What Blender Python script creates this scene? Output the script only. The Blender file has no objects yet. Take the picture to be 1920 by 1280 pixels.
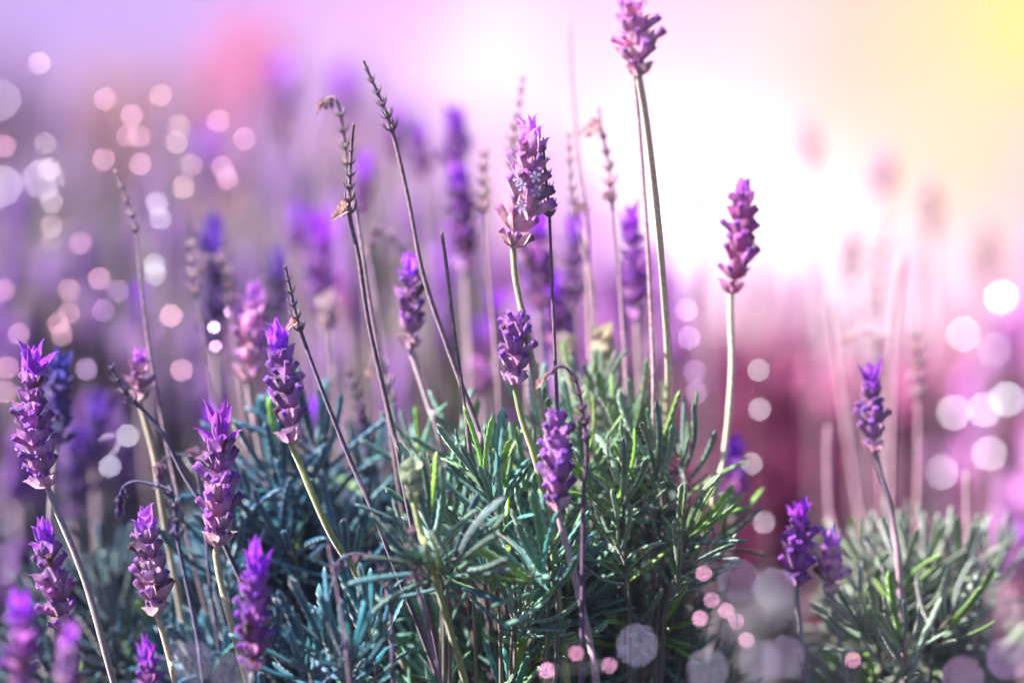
import bpy, math, random
import numpy as np
from mathutils import Vector, Matrix, Quaternion

sc = bpy.context.scene
col = sc.collection
R = math.radians
rnd = random.Random(7)

# ------------------------------------------------------------------ camera
CAM_H, PITCH, FOC, FSTOP = 0.20, R(-0.2), 0.833, 3.2
cd = bpy.data.cameras.new("camera")
cd.lens, cd.sensor_width = 100.0, 36.0
cd.clip_start, cd.clip_end = 0.02, 2000.0
cd.dof.use_dof = True
cd.dof.focus_distance = FOC
cd.dof.aperture_fstop = FSTOP
cd.dof.aperture_blades = 9
cd.dof.aperture_rotation = R(12)
cam = bpy.data.objects.new("camera", cd)
col.objects.link(cam)
CAMP = Vector((0, 0, CAM_H))
cam.location = CAMP
cam.rotation_euler = (R(90) + PITCH, 0, 0)
sc.camera = cam
FWD = Vector((0, math.cos(PITCH), math.sin(PITCH)))
UPV = Vector((0, -math.sin(PITCH), math.cos(PITCH)))
RGT = Vector((1, 0, 0))

def P(px, py, D):
    """place a point read off the photograph (1920 x 1280) at distance D metres in front of the camera"""
    k = 0.36 / 1920.0 * D
    return CAMP + FWD * D + RGT * ((px - 960) * k) + UPV * ((640 - py) * k)

# ------------------------------------------------------------------ sky
SUN_AZ, SUN_EL = R(-96), R(52)
world = bpy.data.worlds.new("World")
sc.world = world
world.use_nodes = True
nt = world.node_tree
nt.nodes.clear()
N = nt.nodes.new
L = nt.links.new
out = N("ShaderNodeOutputWorld")
sky = N("ShaderNodeTexSky")
sky.sky_type = 'NISHITA'
sky.sun_disc = False
sky.sun_elevation = SUN_EL
sky.sun_rotation = SUN_AZ
sky.dust_density = 3.0
bg1 = N("ShaderNodeBackground")
bg1.inputs[1].default_value = 0.05
tint = N("ShaderNodeMix"); tint.data_type = 'RGBA'; tint.blend_type = 'MULTIPLY'
tint.inputs[0].default_value = 1.0
tint.inputs[7].default_value = (.55, .72, 1.0, 1)
L(sky.outputs[0], tint.inputs[6]); L(tint.outputs[2], bg1.inputs[0])
tc = N("ShaderNodeTexCoord")

# thin uneven haze: the glow's edge drifts by a degree or so
nz = N("ShaderNodeTexNoise"); nz.inputs["Scale"].default_value = 14; nz.inputs["Detail"].default_value = 2
L(tc.outputs["Generated"], nz.inputs["Vector"])
nsub = N("ShaderNodeVectorMath"); nsub.operation = 'MULTIPLY_ADD'
L(nz.outputs["Color"], nsub.inputs[0]); nsub.inputs[1].default_value = (.11, .11, .11); nsub.inputs[2].default_value = (-.055, -.055, -.055)
nadd = N("ShaderNodeVectorMath"); nadd.operation = 'ADD'
L(nsub.outputs[0], nadd.inputs[0]); L(tc.outputs["Generated"], nadd.inputs[1])
drift = nadd.outputs[0]

def glow(az, el, stops):
    d = Vector((math.sin(R(az)) * math.cos(R(el)), math.cos(R(az)) * math.cos(R(el)), math.sin(R(el))))
    dot = N("ShaderNodeVectorMath"); dot.operation = 'DOT_PRODUCT'
    nrm = N("ShaderNodeVectorMath"); nrm.operation = 'NORMALIZE'
    L(drift, nrm.inputs[0])
    L(nrm.outputs[0], dot.inputs[0]); dot.inputs[1].default_value = d
    ac = N("ShaderNodeMath"); ac.operation = 'ARCCOSINE'; L(dot.outputs["Value"], ac.inputs[0])
    dv = N("ShaderNodeMath"); dv.operation = 'MULTIPLY'; L(ac.outputs[0], dv.inputs[0])
    dv.inputs[1].default_value = 1.0 / math.pi
    sq = N("ShaderNodeMath"); sq.operation = 'SQRT'; L(dv.outputs[0], sq.inputs[0])
    rp = N("ShaderNodeValToRGB")
    rp.color_ramp.interpolation = 'B_SPLINE'
    els = rp.color_ramp.elements
    while len(els) < len(stops):
        els.new(0.5)
    for e, (deg, c) in zip(els, stops):
        e.position = math.sqrt(deg / 180.0)
        e.color = (*c, 1)
    L(sq.outputs[0], rp.inputs[0])
    return rp.outputs[0]

# hazy evening-pink sky: white-hot haze low over the field, pink and violet away from it
g_white = glow(4.9, 1.6, [(0, (.95, .80, .88)), (1.6, (.82, .67, .76)), (3.3, (.58, .42, .52)), (5.2, (.41, .22, .345)),
                          (8, (.29, .145, .31)), (13, (.20, .125, .33)), (28, (.07, .07, .16)), (60, (.03, .04, .09)),
                          (110, (.020, .030, .06)), (180, (.014, .024, .05))])
def over(base, fac, colr):
    m = N("ShaderNodeMix"); m.data_type = 'RGBA'
    L(fac, m.inputs[0]); L(base, m.inputs[6]); m.inputs[7].default_value = (*colr, 1)
    return m.outputs[2]
def mask(az, el, stops):
    return glow(az, el, [(d, (v, v, v)) for d, v in stops] + [(180, (0, 0, 0))])
g_white = over(g_white, mask(-.7, 5.4, [(0, .85), (.9, .7), (1.8, .25), (3, 0)]), (.52, .42, .52))
# peach, then golden light higher up towards the right
g_all = over(g_white, mask(9.0, 8.2, [(0, .95), (2.6, .92), (4.6, .62), (6.4, .25), (9, 0)]), (.40, .215, .155))
g_all = over(g_all, mask(10.4, 6.3, [(0, 1), (1.6, .9), (2.9, .4), (4.6, .06), (6, 0)]), (.40, .325, .045))
bg2 = N("ShaderNodeBackground"); bg2.inputs[1].default_value = 1.0
L(g_all, bg2.inputs[0])
add = N("ShaderNodeMixShader")
L(mask(5.0, 2.0, [(0, 1), (18, 1), (30, .6), (50, .2), (75, 0)]), add.inputs[0])
L(bg1.outputs[0], add.inputs[1]); L(bg2.outputs[0], add.inputs[2]); L(add.outputs[0], out.inputs[0])
world.cycles.sampling_method = 'MANUAL'
world.cycles.sample_map_resolution = 2048

# ------------------------------------------------------------------ sun
sd = bpy.data.lights.new("sun", 'SUN')
sd.energy = 5.0
sd.angle = R(0.5)
sd.color = (1.0, 0.93, 0.86)
sun = bpy.data.objects.new("sun", sd)
col.objects.link(sun)
sdir = Vector((math.sin(SUN_AZ) * math.cos(SUN_EL), math.cos(SUN_AZ) * math.cos(SUN_EL), math.sin(SUN_EL)))
sun.rotation_euler = sdir.to_track_quat('Z', 'Y').to_euler()

sc.view_settings.view_transform = 'Standard'
sc.view_settings.look = 'None'
sc.view_settings.exposure = 2.0
sc.view_settings.gamma = 1.0
sc.view_settings.use_curve_mapping = False
sc.render.engine = 'CYCLES'
sc.cycles.use_denoising = True
sc.cycles.max_bounces = 8
sc.cycles.diffuse_bounces = 3
sc.cycles.transmission_bounces = 6
sc.cycles.volume_bounces = 0
sc.cycles.sample_clamp_indirect = 8.0

# ------------------------------------------------------------------ materials
def plant_mat(name, rough=.65, trans=.35, sheen=.5, sheen_tint=(1, .95, 1), nscale=60, nlo=.75, nhi=1.2, base=None, grad=None, bump=.25, hair=0.0):
    """fuzzy leaf, bract or stem: base colour from the object, fine mottling, translucency and a soft down of hairs"""
    m = bpy.data.materials.new(name)
    m.use_nodes = True
    t = m.node_tree
    t.nodes.clear()
    n, l = t.nodes.new, t.links.new
    o = n("ShaderNodeOutputMaterial")
    b = n("ShaderNodeBsdfPrincipled")
    b.inputs["Roughness"].default_value = rough
    b.inputs["Sheen Weight"].default_value = sheen
    b.inputs["Sheen Roughness"].default_value = .4
    b.inputs["Sheen Tint"].default_value = (*sheen_tint, 1)
    b.inputs["Specular IOR Level"].default_value = .5 if rough < .55 else .25
    tcn = n("ShaderNodeTexCoord")
    no = n("ShaderNodeTexNoise"); no.inputs["Scale"].default_value = nscale; no.inputs["Detail"].default_value = 3
    l(tcn.outputs["Object"], no.inputs["Vector"])
    mr = n("ShaderNodeMapRange"); mr.inputs[1].default_value = .3; mr.inputs[2].default_value = .7
    mr.inputs[3].default_value = nlo; mr.inputs[4].default_value = nhi
    l(no.outputs[0], mr.inputs[0])
    if base is None:
        oi = n("ShaderNodeObjectInfo"); c0 = oi.outputs["Color"]
    else:
        rgb = n("ShaderNodeRGB"); rgb.outputs[0].default_value = (*base, 1); c0 = rgb.outputs[0]
    if grad:
        # grad = (colour at the far end, start, stop) along the local length of the piece
        sx = n("ShaderNodeSeparateXYZ"); l(tcn.outputs["Generated"], sx.inputs[0])
        g = n("ShaderNodeMapRange"); g.interpolation_type = 'SMOOTHSTEP'
        g.inputs[1].default_value = grad[1]; g.inputs[2].default_value = grad[2]
        g.inputs[4].default_value = grad[3]
        l(sx.outputs[1], g.inputs[0])
        mg = n("ShaderNodeMix"); mg.data_type = 'RGBA'
        gm = n('ShaderNodeMix'); gm.data_type = 'RGBA'; gm.blend_type = 'MULTIPLY'; gm.inputs[0].default_value = 1; gm.inputs[7].default_value = (*grad[0], 1)
        l(c0, gm.inputs[6]); l(g.outputs[0], mg.inputs[0]); l(c0, mg.inputs[6]); l(gm.outputs[2], mg.inputs[7])
        c0 = mg.outputs[2]
    mu = n("ShaderNodeMix"); mu.data_type = 'RGBA'; mu.blend_type = 'MULTIPLY'; mu.inputs[0].default_value = 1
    l(c0, mu.inputs[6]); l(mr.outputs[0], mu.inputs[7])
    colr = mu.outputs[2]
    if hair > 0:
        # white down: fine pale speckle of hairs in the colour
        n2 = n("ShaderNodeTexNoise"); n2.inputs["Scale"].default_value = nscale * 6; n2.inputs["Detail"].default_value = 1
        l(tcn.outputs["Object"], n2.inputs["Vector"])
        m2 = n("ShaderNodeMapRange"); m2.inputs[1].default_value = .5; m2.inputs[2].default_value = .75; m2.inputs[4].default_value = hair
        l(n2.outputs[0], m2.inputs[0])
        mh = n("ShaderNodeMix"); mh.data_type = 'RGBA'
        l(m2.outputs[0], mh.inputs[0]); l(colr, mh.inputs[6]); mh.inputs[7].default_value = (.6, .6, .62, 1)
        colr = mh.outputs[2]
    l(colr, b.inputs["Base Color"])
    if bump:
        bp = n("ShaderNodeBump"); bp.inputs["Strength"].default_value = bump; bp.inputs["Distance"].default_value = .0003
        n3 = n("ShaderNodeTexNoise"); n3.inputs["Scale"].default_value = nscale * 4
        l(tcn.outputs["Object"], n3.inputs["Vector"]); l(n3.outputs[0], bp.inputs["Height"]); l(bp.outputs[0], b.inputs["Normal"])
    if trans > 0:
        tr = n("ShaderNodeBsdfTranslucent"); l(colr, tr.inputs[0])
        ms = n("ShaderNodeMixShader"); ms.inputs[0].default_value = trans
        l(b.outputs[0], ms.inputs[1]); l(tr.outputs[0], ms.inputs[2]); l(ms.outputs[0], o.inputs[0])
    else:
        l(b.outputs[0], o.inputs[0])
    return m

M_LEAF = plant_mat("downy_leaf", rough=.5, trans=.28, sheen=.15, nscale=5, nlo=.65, nhi=1.3, hair=.10, bump=0)
M_BRACT = plant_mat("bract", trans=.58, sheen=.5, sheen_tint=(1, .85, 1), nscale=6, nlo=.7, nhi=1.25, hair=.12, bump=0)
M_COMA = plant_mat("coma_petal", trans=.55, sheen=.4, sheen_tint=(1, .85, 1), nscale=7, nlo=.55, nhi=1.3, hair=.10, bump=0)
M_CALYX = plant_mat("calyx", trans=.42, sheen=.45, sheen_tint=(1, .8, 1), nscale=4, nlo=.7, nhi=1.3, hair=.12, bump=0, grad=((.45, .22, .72), .60, .92, .9))
M_FLORET = plant_mat("floret", trans=.4, sheen=.2, base=(.62, .56, .85), nscale=5, bump=0)
M_STEM = plant_mat("downy_stem", rough=.6, trans=.12, sheen=.8, nscale=900, nlo=.7, nhi=1.25, hair=.2, bump=.4)
M_DRY = plant_mat("dry_stem", rough=.75, trans=.05, sheen=.35, sheen_tint=(1, .85, .95), nscale=700, nlo=.45, nhi=1.3, hair=.05, bump=.5)
M_HUSK = plant_mat("dry_husk", rough=.7, trans=.4, sheen=.4, nscale=5, nlo=.6, nhi=1.25, bump=0)
M_FOL = plant_mat("far_foliage", rough=.6, trans=.3, sheen=.4, nscale=25, nlo=.6, nhi=1.4, bump=0)

def leaf_margin():
    m = plant_mat("felted_margin", rough=.7, trans=.25, sheen=.8, nscale=9, nlo=.8, nhi=1.2, hair=.5, bump=0)
    t = m.node_tree
    oi = [n for n in t.nodes if n.type == 'OBJECT_INFO'][0]
    mu = oi.outputs["Color"].links[0].to_socket
    mixn = t.nodes.new("ShaderNodeMix"); mixn.data_type = 'RGBA'
    mixn.inputs[0].default_value = .48
    mixn.inputs[7].default_value = (.52, .58, .55, 1)
    t.links.new(oi.outputs["Color"], mixn.inputs[6]); t.links.new(mixn.outputs[2], mu)
    return m

# ------------------------------------------------------------------ small mesh library
def mesh_from(name, vs, fs, mat=None, smooth=True):
    me = bpy.data.meshes.new(name)
    me.from_pydata([tuple(v) for v in vs], [], fs)
    if smooth:
        me.polygons.foreach_set("use_smooth", [True] * len(me.polygons))
    if mat:
        me.materials.append(mat)
    me.update()
    return me

def tube_rings(rings, cap0=True, cap1=True):
    vs, fs = [], []
    k = len(rings[0])
    for r in rings:
        vs += r
    for i in range(len(rings) - 1):
        for j in range(k):
            a, b = i * k + j, i * k + (j + 1) % k
            fs.append((a, b, b + k, a + k))
    if cap0:
        fs.append(tuple(range(k - 1, -1, -1)))
    if cap1:
        o = (len(rings) - 1) * k
        fs.append(tuple(range(o, o + k)))
    return vs, fs

def leaf_geo(bend=.1, w=.075, n=17, seed=0, twist=0., detail=True):
    """narrow toothed leaf of unit length along +Y, upper side +Z, margins rolled under"""
    r = random.Random(seed)
    rings = []
    prof = ([(-1, -.42), (-.86, .25), (-.42, .58), (0, .38), (.42, .58), (.86, .25), (1, -.42), (.55, -.30), (0, -.05), (-.55, -.30)]
            if detail else [(-1, -.2), (0, .4), (1, -.2), (0, -.1)])
    sway = r.uniform(-.06, .06)
    for i in range(n + 1):
        t = i / n
        sh = min(1, (t / .12 + .25)) * math.sqrt(max(0, 1 - max(0, (t - .86) / .14) ** 2)) * (.66 + .34 * min(1, t * 1.8))
        tooth = 1 + (.17 if i % 2 else -.15) * (1 if .1 < t < .95 else 0) * (1 if detail else 0)
        ww = w * max(sh, .05)
        z0 = bend * t * t
        x0 = sway * math.sin(t * 2.6)
        a = twist * t
        ring = []
        for (x, z) in prof:
            k = tooth if abs(x) > .7 else (1.0 if abs(x) < .3 else 1 + (tooth - 1) * .9)
            xx, zz = x * ww * k, z * ww * (k if z > 0 else 1)
            ring.append((x0 + xx * math.cos(a) - zz * math.sin(a), t * (1 - .25 * abs(bend) * t), z0 + xx * math.sin(a) + zz * math.cos(a)))
        rings.append(ring)
    return tube_rings(rings)

LEAVES = []
M_MARGIN = leaf_margin()
for i, (b, w, tw) in enumerate([(.02, .056, 0), (.16, .054, .3), (.30, .052, -.3), (-.16, .054, .2), (.08, .062, -.5), (.42, .05, .2), (-.30, .052, 0), (.22, .058, .6)]):
    LEAVES.append(mesh_from("leaf", *leaf_geo(b, w, seed=i, twist=tw), M_LEAF))
for me in LEAVES:                                   # felted white teeth along the rolled margins
    me.materials.append(M_MARGIN)
    for p in me.polygons:
        seg, j = divmod(p.index, 10)
        if seg < 17 and j in (0, 5, 6, 9) and (seg % 2 == 0 or j in (6, 9)):
            p.material_index = 1
LOWLEAF = [leaf_geo(b, .075, n=4, seed=i, detail=False) for i, b in enumerate([.05, .2, .35, -.2])]

def bract_geo(w=.4, cup=.35, flare=.2, seed=0, nx=6, ny=8, peak=.42):
    """ovate, keeled scoop with a drawn-out point that flares outwards (outside = -Z)"""
    r = random.Random(seed)
    vs, fs = [], []
    for j in range(ny + 1):
        t = j / ny
        if t < peak:
            ww = w * (.30 + .70 * math.sin(t / peak * math.pi / 2))
        else:
            q = (t - peak) / (1 - peak)
            ww = w * max(.03, (1 - q ** 1.5) * (1 - .25 * q))
        for i in range(nx + 1):
            x = i / nx * 2 - 1
            z = cup * x * x * ww * 1.1 - .16 * math.sin(min(1, t * 1.15) * math.pi) - flare * max(0, t - .55) ** 1.5 * 2 + r.uniform(-.014, .014)
            z -= .035 * (1 - min(1, abs(x) * 3.5)) * (1 - t)
            vs.append((x * ww, t - .05 * abs(x) * (1 - t), z))
    for j in range(ny):
        for i in range(nx):
            k = j * (nx + 1) + i
            fs.append((k, k + 1, k + nx + 2, k + nx + 1))
    return vs, fs

BRACTS = [mesh_from("bract", *bract_geo(w, c, seed=i), M_BRACT) for i, (w, c) in enumerate([(.42, .8), (.36, 1.0), (.46, .7), (.40, 1.1)])]
COMAS = [mesh_from("coma_petal", *bract_geo(w, c, flare=.05 + .09 * i, seed=40 + i, ny=9), M_COMA) for i, (w, c) in enumerate([(.21, 1.0), (.24, .9), (.18, 1.2), (.26, .9)])]

def calyx_geo(seed=0):
    r = random.Random(seed)
    prof = [(0, .06), (.14, .105), (.42, .135), (.66, .135), (.80, .15), (.92, .16), (1.0, .11), (1.0, .05)]
    bd, sw = r.uniform(-.05, .22), r.uniform(-.12, .12)
    rings = []
    for i, (t, rad) in enumerate(prof):
        ring = []
        for k in range(10):
            a = k * math.pi / 5
            rr = rad * (1 + (.13 if k % 2 else -.13))
            tt = t + (.07 * (k % 2) if i in (5, 6) else 0) * r.uniform(.5, 1.5)
            ring.append((rr * math.cos(a) + sw * t * t, tt, rr * math.sin(a) + bd * t * t))
        rings.append(ring)
    return tube_rings(rings)
CALYX = [mesh_from("calyx", *calyx_geo(i), M_CALYX) for i in range(6)]

def floret_geo():
    vs, fs = [(0, 0, 0)], []
    for k in range(5):
        a = k * 2 * math.pi / 5
        o = len(vs)
        for (rr, da, z) in [(.35, -.3, .02), (.85, -.42, .1), (1.0, 0, .05), (.85, .42, .1), (.35, .3, .02)]:
            vs.append((rr * math.cos(a + da), z, rr * math.sin(a + da)))
        fs.append((0, o, o + 1, o + 2, o + 3, o + 4))
    return vs, fs
FLORET = mesh_from("floret", *floret_geo(), M_FLORET, smooth=False)

def merge(geos):
    vs, fs = [], []
    for v, f in geos:
        o = len(vs)
        vs += list(v); fs += [tuple(i + o for i in q) for q in f]
    return vs, fs

def xform(geo, M):
    return [tuple(M @ Vector(v)) for v in geo[0]], geo[1]

def whorl_geo(seed):
    """one dried whorl: a knot with the withered prongs of old calyxes round it (axis +Y, unit size)"""
    r = random.Random(seed)
    g = []
    knot = [[(rad * math.cos(a), y, rad * math.sin(a)) for a in [k * math.pi / 3 for k in range(6)]] for y, rad in [(-.35, .22), (-.1, .42), (.12, .46), (.4, .2)]]
    g.append(tube_rings(knot))
    n = r.randint(8, 11)
    for k in range(n):
        a = k * 2 * math.pi / n + r.uniform(-.25, .25)
        ln = r.uniform(.7, 1.5)
        rings = []
        for t in (0, .35, .7, 1):
            d = .30 + ln * .75 * t * (1 - .25 * t)
            y = -.15 + ln * (.35 * t + .55 * t * t)
            rad = [.10, .085, .12, .05][int(t * 3 + .5)]
            c = Vector((d * math.cos(a), y, d * math.sin(a)))
            s = Vector((-math.sin(a), 0, math.cos(a)))
            u = Vector((0, 1, 0))
            rings.append([tuple(c + s * rad * math.cos(q) + u * rad * math.sin(q)) for q in [0, 1.57, 3.14, 4.71]])
        g.append(tube_rings(rings))
    return merge(g)
WHORLS = [mesh_from("dry_whorl", *whorl_geo(i), M_DRY) for i in range(5)]

def husk_geo(seed):
    """withered bract: a crumpled, folded scoop along +Y"""
    r = random.Random(seed)
    vs, fs = bract_geo(.30, 1.4, .1, seed=seed, nx=6, ny=9)
    out = []
    for (x, y, z) in vs:
        out.append((x * (1 + .3 * math.sin(y * 9 + seed)), y, z + .07 * math.sin(y * 14 + x * 9 + seed) - .4 * y * y + r.uniform(-.02, .02)))
    return out, fs
HUSKS = [mesh_from("dry_husk", *husk_geo(i), M_HUSK) for i in range(4)]

# ------------------------------------------------------------------ scene helpers
def tag(o, label=None, cat=None, group=None, kind=None):
    if label: o["label"] = label
    if cat: o["category"] = cat
    if group: o["group"] = group
    if kind: o["kind"] = kind
    return o

def empty(name, loc):
    o = bpy.data.objects.new(name, None)
    o.empty_display_size = .01
    o.location = loc
    col.objects.link(o)
    return o

def part(name, me, parent, M=None, color=None):
    o = bpy.data.objects.new(name, me)
    if parent is not None:
        o.parent = parent
        o.matrix_local = Matrix.Translation(-Vector(parent.location)) @ (M if M is not None else Matrix())
    elif M is not None:
        o.matrix_world = M
    if color is not None:
        o.color = (*color, 1)
    col.objects.link(o)
    return o

def frame(pos, ydir, zhint, s):
    y = ydir.normalized()
    z = zhint - y * zhint.dot(y)
    if z.length < 1e-5:
        z = y.orthogonal()
    z.normalize()
    x = y.cross(z)
    m = Matrix((x, y, z)).transposed().to_4x4()
    return Matrix.Translation(pos) @ m @ (Matrix.Diagonal((*s, 1)) if hasattr(s, '__len__') else Matrix.Scale(s, 4))

def jit(c, r, a=.15):
    k = 1 + r.uniform(-a, a)
    return tuple(max(.002, x * k * (1 + r.uniform(-a * .5, a * .5))) for x in c)

def mixc(a, b, t):
    return tuple(x + (y - x) * t for x, y in zip(a, b))

def spline(pts, n=8):
    """smooth curve through pts"""
    if len(pts) == 2:
        return [pts[0].lerp(pts[1], i / n) for i in range(n + 1)]
    q = [pts[0] * 2 - pts[1]] + list(pts) + [pts[-1] * 2 - pts[-2]]
    res = []
    for i in range(1, len(q) - 2):
        p0, p1, p2, p3 = q[i - 1:i + 3]
        for k in range(n):
            t = k / n
            res.append(.5 * ((2 * p1) + (p2 - p0) * t + (2 * p0 - 5 * p1 + 4 * p2 - p3) * t * t + (3 * p1 - p0 - 3 * p2 + p3) * t ** 3))
    res.append(pts[-1].copy())
    return res

def tube_geo(pts, r0, r1, sides=8, rib=.12, seed=0):
    r = random.Random(seed)
    rings = []
    u = None
    for i, p in enumerate(pts):
        t = (pts[min(i + 1, len(pts) - 1)] - pts[max(i - 1, 0)]).normalized()
        if u is None:
            u = t.orthogonal().normalized()
        u = (u - t * u.dot(t)).normalized()
        v = t.cross(u)
        rad = (r0 + (r1 - r0) * i / (len(pts) - 1)) * (1 + r.uniform(-.05, .05))
        ring = []
        for k in range(sides):
            a = 2 * math.pi * k / sides
            rr = rad * (1 + rib * (1 if k % 2 else -1))       # squarish ribbed stem
            ring.append(tuple(p + u * rr * math.cos(a) + v * rr * math.sin(a)))
        rings.append(ring)
    return tube_rings(rings)

def tubes_obj(name, pts, r0, r1, parent, mat, color, **k):
    base = Vector(parent.location)
    g = tube_geo([p - base for p in pts], r0, r1, **k)
    me = mesh_from(name, *g, mat)
    o = bpy.data.objects.new(name, me)
    o.parent = parent
    o.color = (*color, 1)
    col.objects.link(o)
    return o

PX = 0.36 / 1920 * FOC          # size of one photo pixel at the focus plane

def to_ground(pts, r):
    """carry a stem on, out of sight, down to the soil"""
    p = pts[-1]
    if p.z > .002:
        d = (pts[-1] - pts[-2]).normalized()
        dz = min(d.z, -.5)
        k = p.z / -dz
        e = Vector((p.x + d.x * k * .5, p.y + .42 * abs(p.z) + r.uniform(-.004, .01), -.002))
        mid = p.lerp(e, .5) + Vector((d.x, d.y, 0)) * p.z * .15
        return pts + [mid, e]
    return pts

PAL = {
    'violet': dict(low=(.64, .40, .54), top=(.56, .24, .68), coma=(.54, .10, .88), cal=(.44, .22, .50)),
    'blue':   dict(low=(.26, .20, .36), top=(.20, .14, .46), coma=(.15, .11, .52), cal=(.14, .10, .30)),
    'pink':   dict(low=(.84, .52, .62), top=(.84, .44, .80), coma=(.80, .34, .90), cal=(.76, .42, .66)),
    'pale':   dict(low=(.9, .72, .70), top=(.9, .70, .74), coma=(.9, .72, .85), cal=(.9, .70, .70)),  # whitening by haze put into the petal colours
    'deep':   dict(low=(.56, .26, .52), top=(.50, .14, .68), coma=(.52, .07, .90), cal=(.38, .14, .50)),
    'rose':   dict(low=(.78, .36, .58), top=(.68, .22, .64), coma=(.62, .16, .82), cal=(.62, .22, .52)),
    'indigo': dict(low=(.18, .10, .26), top=(.13, .06, .32), coma=(.16, .05, .48), cal=(.09, .04, .22)),
    'mauve':  dict(low=(.66, .44, .52), top=(.64, .34, .64), coma=(.62, .20, .84), cal=(.48, .26, .48)),
}
STEMC = {'green': (.30, .36, .10), 'grey': (.30, .26, .27), 'cream': (.50, .42, .26), 'pink': (.46, .30, .36), 'pale': (.78, .64, .48)}  # 'pale' is cream lightened to make up for the backlight

def flower(label, tip, base, stem, D, wpx, pal, coma=.28, stemc='grey', stem_w=12, seed=None, mid=None, nwh=None, group='lavender flower spikes', florets=0, ground=True, lean=0., loose=0., closed=False):
    """a lavender flower: stem, whorls of bracts and calyxes, and the tuft of petals on top"""
    r = random.Random(seed if seed is not None else hash((tip, base)) & 0xffff)
    k = PX * D / FOC
    axis = [P(*base, D)] + ([P(*mid, D)] if mid else []) + [P(*tip, D + lean)]
    ax = spline(axis, 12)
    tot = sum((ax[i + 1] - ax[i]).length for i in range(len(ax) - 1))
    def at(t):
        f = max(0, min(.9999, t)) * (len(ax) - 1)
        i = int(f)
        return ax[i].lerp(ax[i + 1], f - i), (ax[i + 1] - ax[i]).normalized()
    spts = [P(*base, D)] + [P(x, y, D + (q[0] if q else 0)) for (x, y, *q) in stem]
    if ground:
        spts = to_ground(spts, r)
    root = empty("lavender_flower", Vector((spts[-1].x, spts[-1].y, max(0, spts[-1].z))))
    tag(root, label, "flower", group)
    sp = spline(spts, 7)
    tubes_obj("stem", sp, stem_w * k * .5 * .85, stem_w * k * .5 * 1.05, root, M_STEM, STEMC[stemc], sides=8, seed=r.randint(0, 999))
    core = [at(t)[0] for t in [i / 10 * (1 - coma * .6) for i in range(11)]]
    tubes_obj("spike_axis", core, stem_w * k * .45, stem_w * k * .25, root, M_STEM, mixc(STEMC[stemc], PAL[pal]['low'], .6), sides=6)
    W = wpx * k * .52
    p = {q: jit(v, r, .14) for q, v in PAL[pal].items()}
    body = 1 - coma * .72
    n = nwh or max(4, round(tot * body / (27 * k)))
    sp_len = tot * body / n
    for i in range(n):
        t0 = (i + .1) / n
        t = t0 * body
        pos, d = at(t)
        e1 = d.orthogonal().normalized(); e2 = d.cross(e1)
        shape = (.80 + .45 * min(1, t0 * 4)) * (1 - .42 * max(0, (t0 - .35) / .65) ** 1.3)
        if i == 0: shape *= .92
        a0 = i * math.pi / 4 + r.uniform(-.25, .25)
        cb = mixc(p['low'], p['top'], t0 ** .8)
        for q in range(4):
            a = a0 + q * math.pi / 2 + r.uniform(-.2, .2)
            rad = e1 * math.cos(a) + e2 * math.sin(a)
            el = R(r.uniform(26, 52) + (6 if i == 0 else 0)) * (1 - .30 * t0) * (.62 if closed else 1)
            dd = d * math.cos(el) + rad * math.sin(el)
            ln = (sp_len * .70 + W * .52) * r.uniform(.8, 1.25) * (.80 + .3 * shape)
            # inner face of the scoop looks at the axis
            part("bract", r.choice(BRACTS), root, frame(pos + rad * W * .12, dd, -rad, (ln * 1.02, ln, ln) if not closed else (ln * 1.25, ln, ln * 1.2)), jit(cb, r, .18))
        nc = 0 if closed else r.choice((5, 6, 7, 8)) if i < n - 1 else 5
        for q in range(nc):
            a = a0 + .4 + q * 2 * math.pi / nc + r.uniform(-.25, .25)
            rad = e1 * math.cos(a) + e2 * math.sin(a)
            el = R(r.uniform(26, 60) + loose)
            dd = d * math.cos(el) + rad * math.sin(el)
            ln = W * shape * r.uniform(.66, 1.18)
            part("calyx", r.choice(CALYX), root, frame(pos + d * sp_len * .15 + rad * W * .20 * shape, dd, d, (ln * 1.05, ln, ln * 1.05)), jit((.20, .11, .10) if r.random() < .07 else mixc(p['cal'], p['top'], r.uniform(.1, .6)), r, .3))
    if coma > 0:
        L_ = tot * coma
        for ring, (nn, el0, l0, tt) in enumerate([(3, 30, .70, body * .95), (4, 17, .92, body + .02 * coma), (4, 7, .85, body + .25 * coma)]):
            pos, d = at(min(.97, tt))
            e1 = d.orthogonal().normalized(); e2 = d.cross(e1)
            a0 = r.uniform(0, 6)
            for q in range(nn):
                a = a0 + q * 2 * math.pi / nn + r.uniform(-.3, .3)
                rad = e1 * math.cos(a) + e2 * math.sin(a)
                el = R(el0 + r.uniform(-8, 20))
                dd = d * math.cos(el) + rad * math.sin(el)
                ln = L_ * l0 * r.uniform(.6, 1.05)
                wd = W * r.uniform(1.1, 1.75)
                part("coma_petal", r.choice(COMAS), root, frame(pos + rad * W * .10, dd, -rad, (wd * 1.05, ln, wd)), jit(p['coma'], r, .15))
    for q in range(florets):
        pos, d = at(r.uniform(.25, .75) * body)
        e1 = (CAMP - pos).normalized()
        rad = (e1 + RGT * r.uniform(-.7, .7)).normalized()
        part("floret", FLORET, root, frame(pos + rad * W * .95, rad, d, W * .28))
    return root

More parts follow.
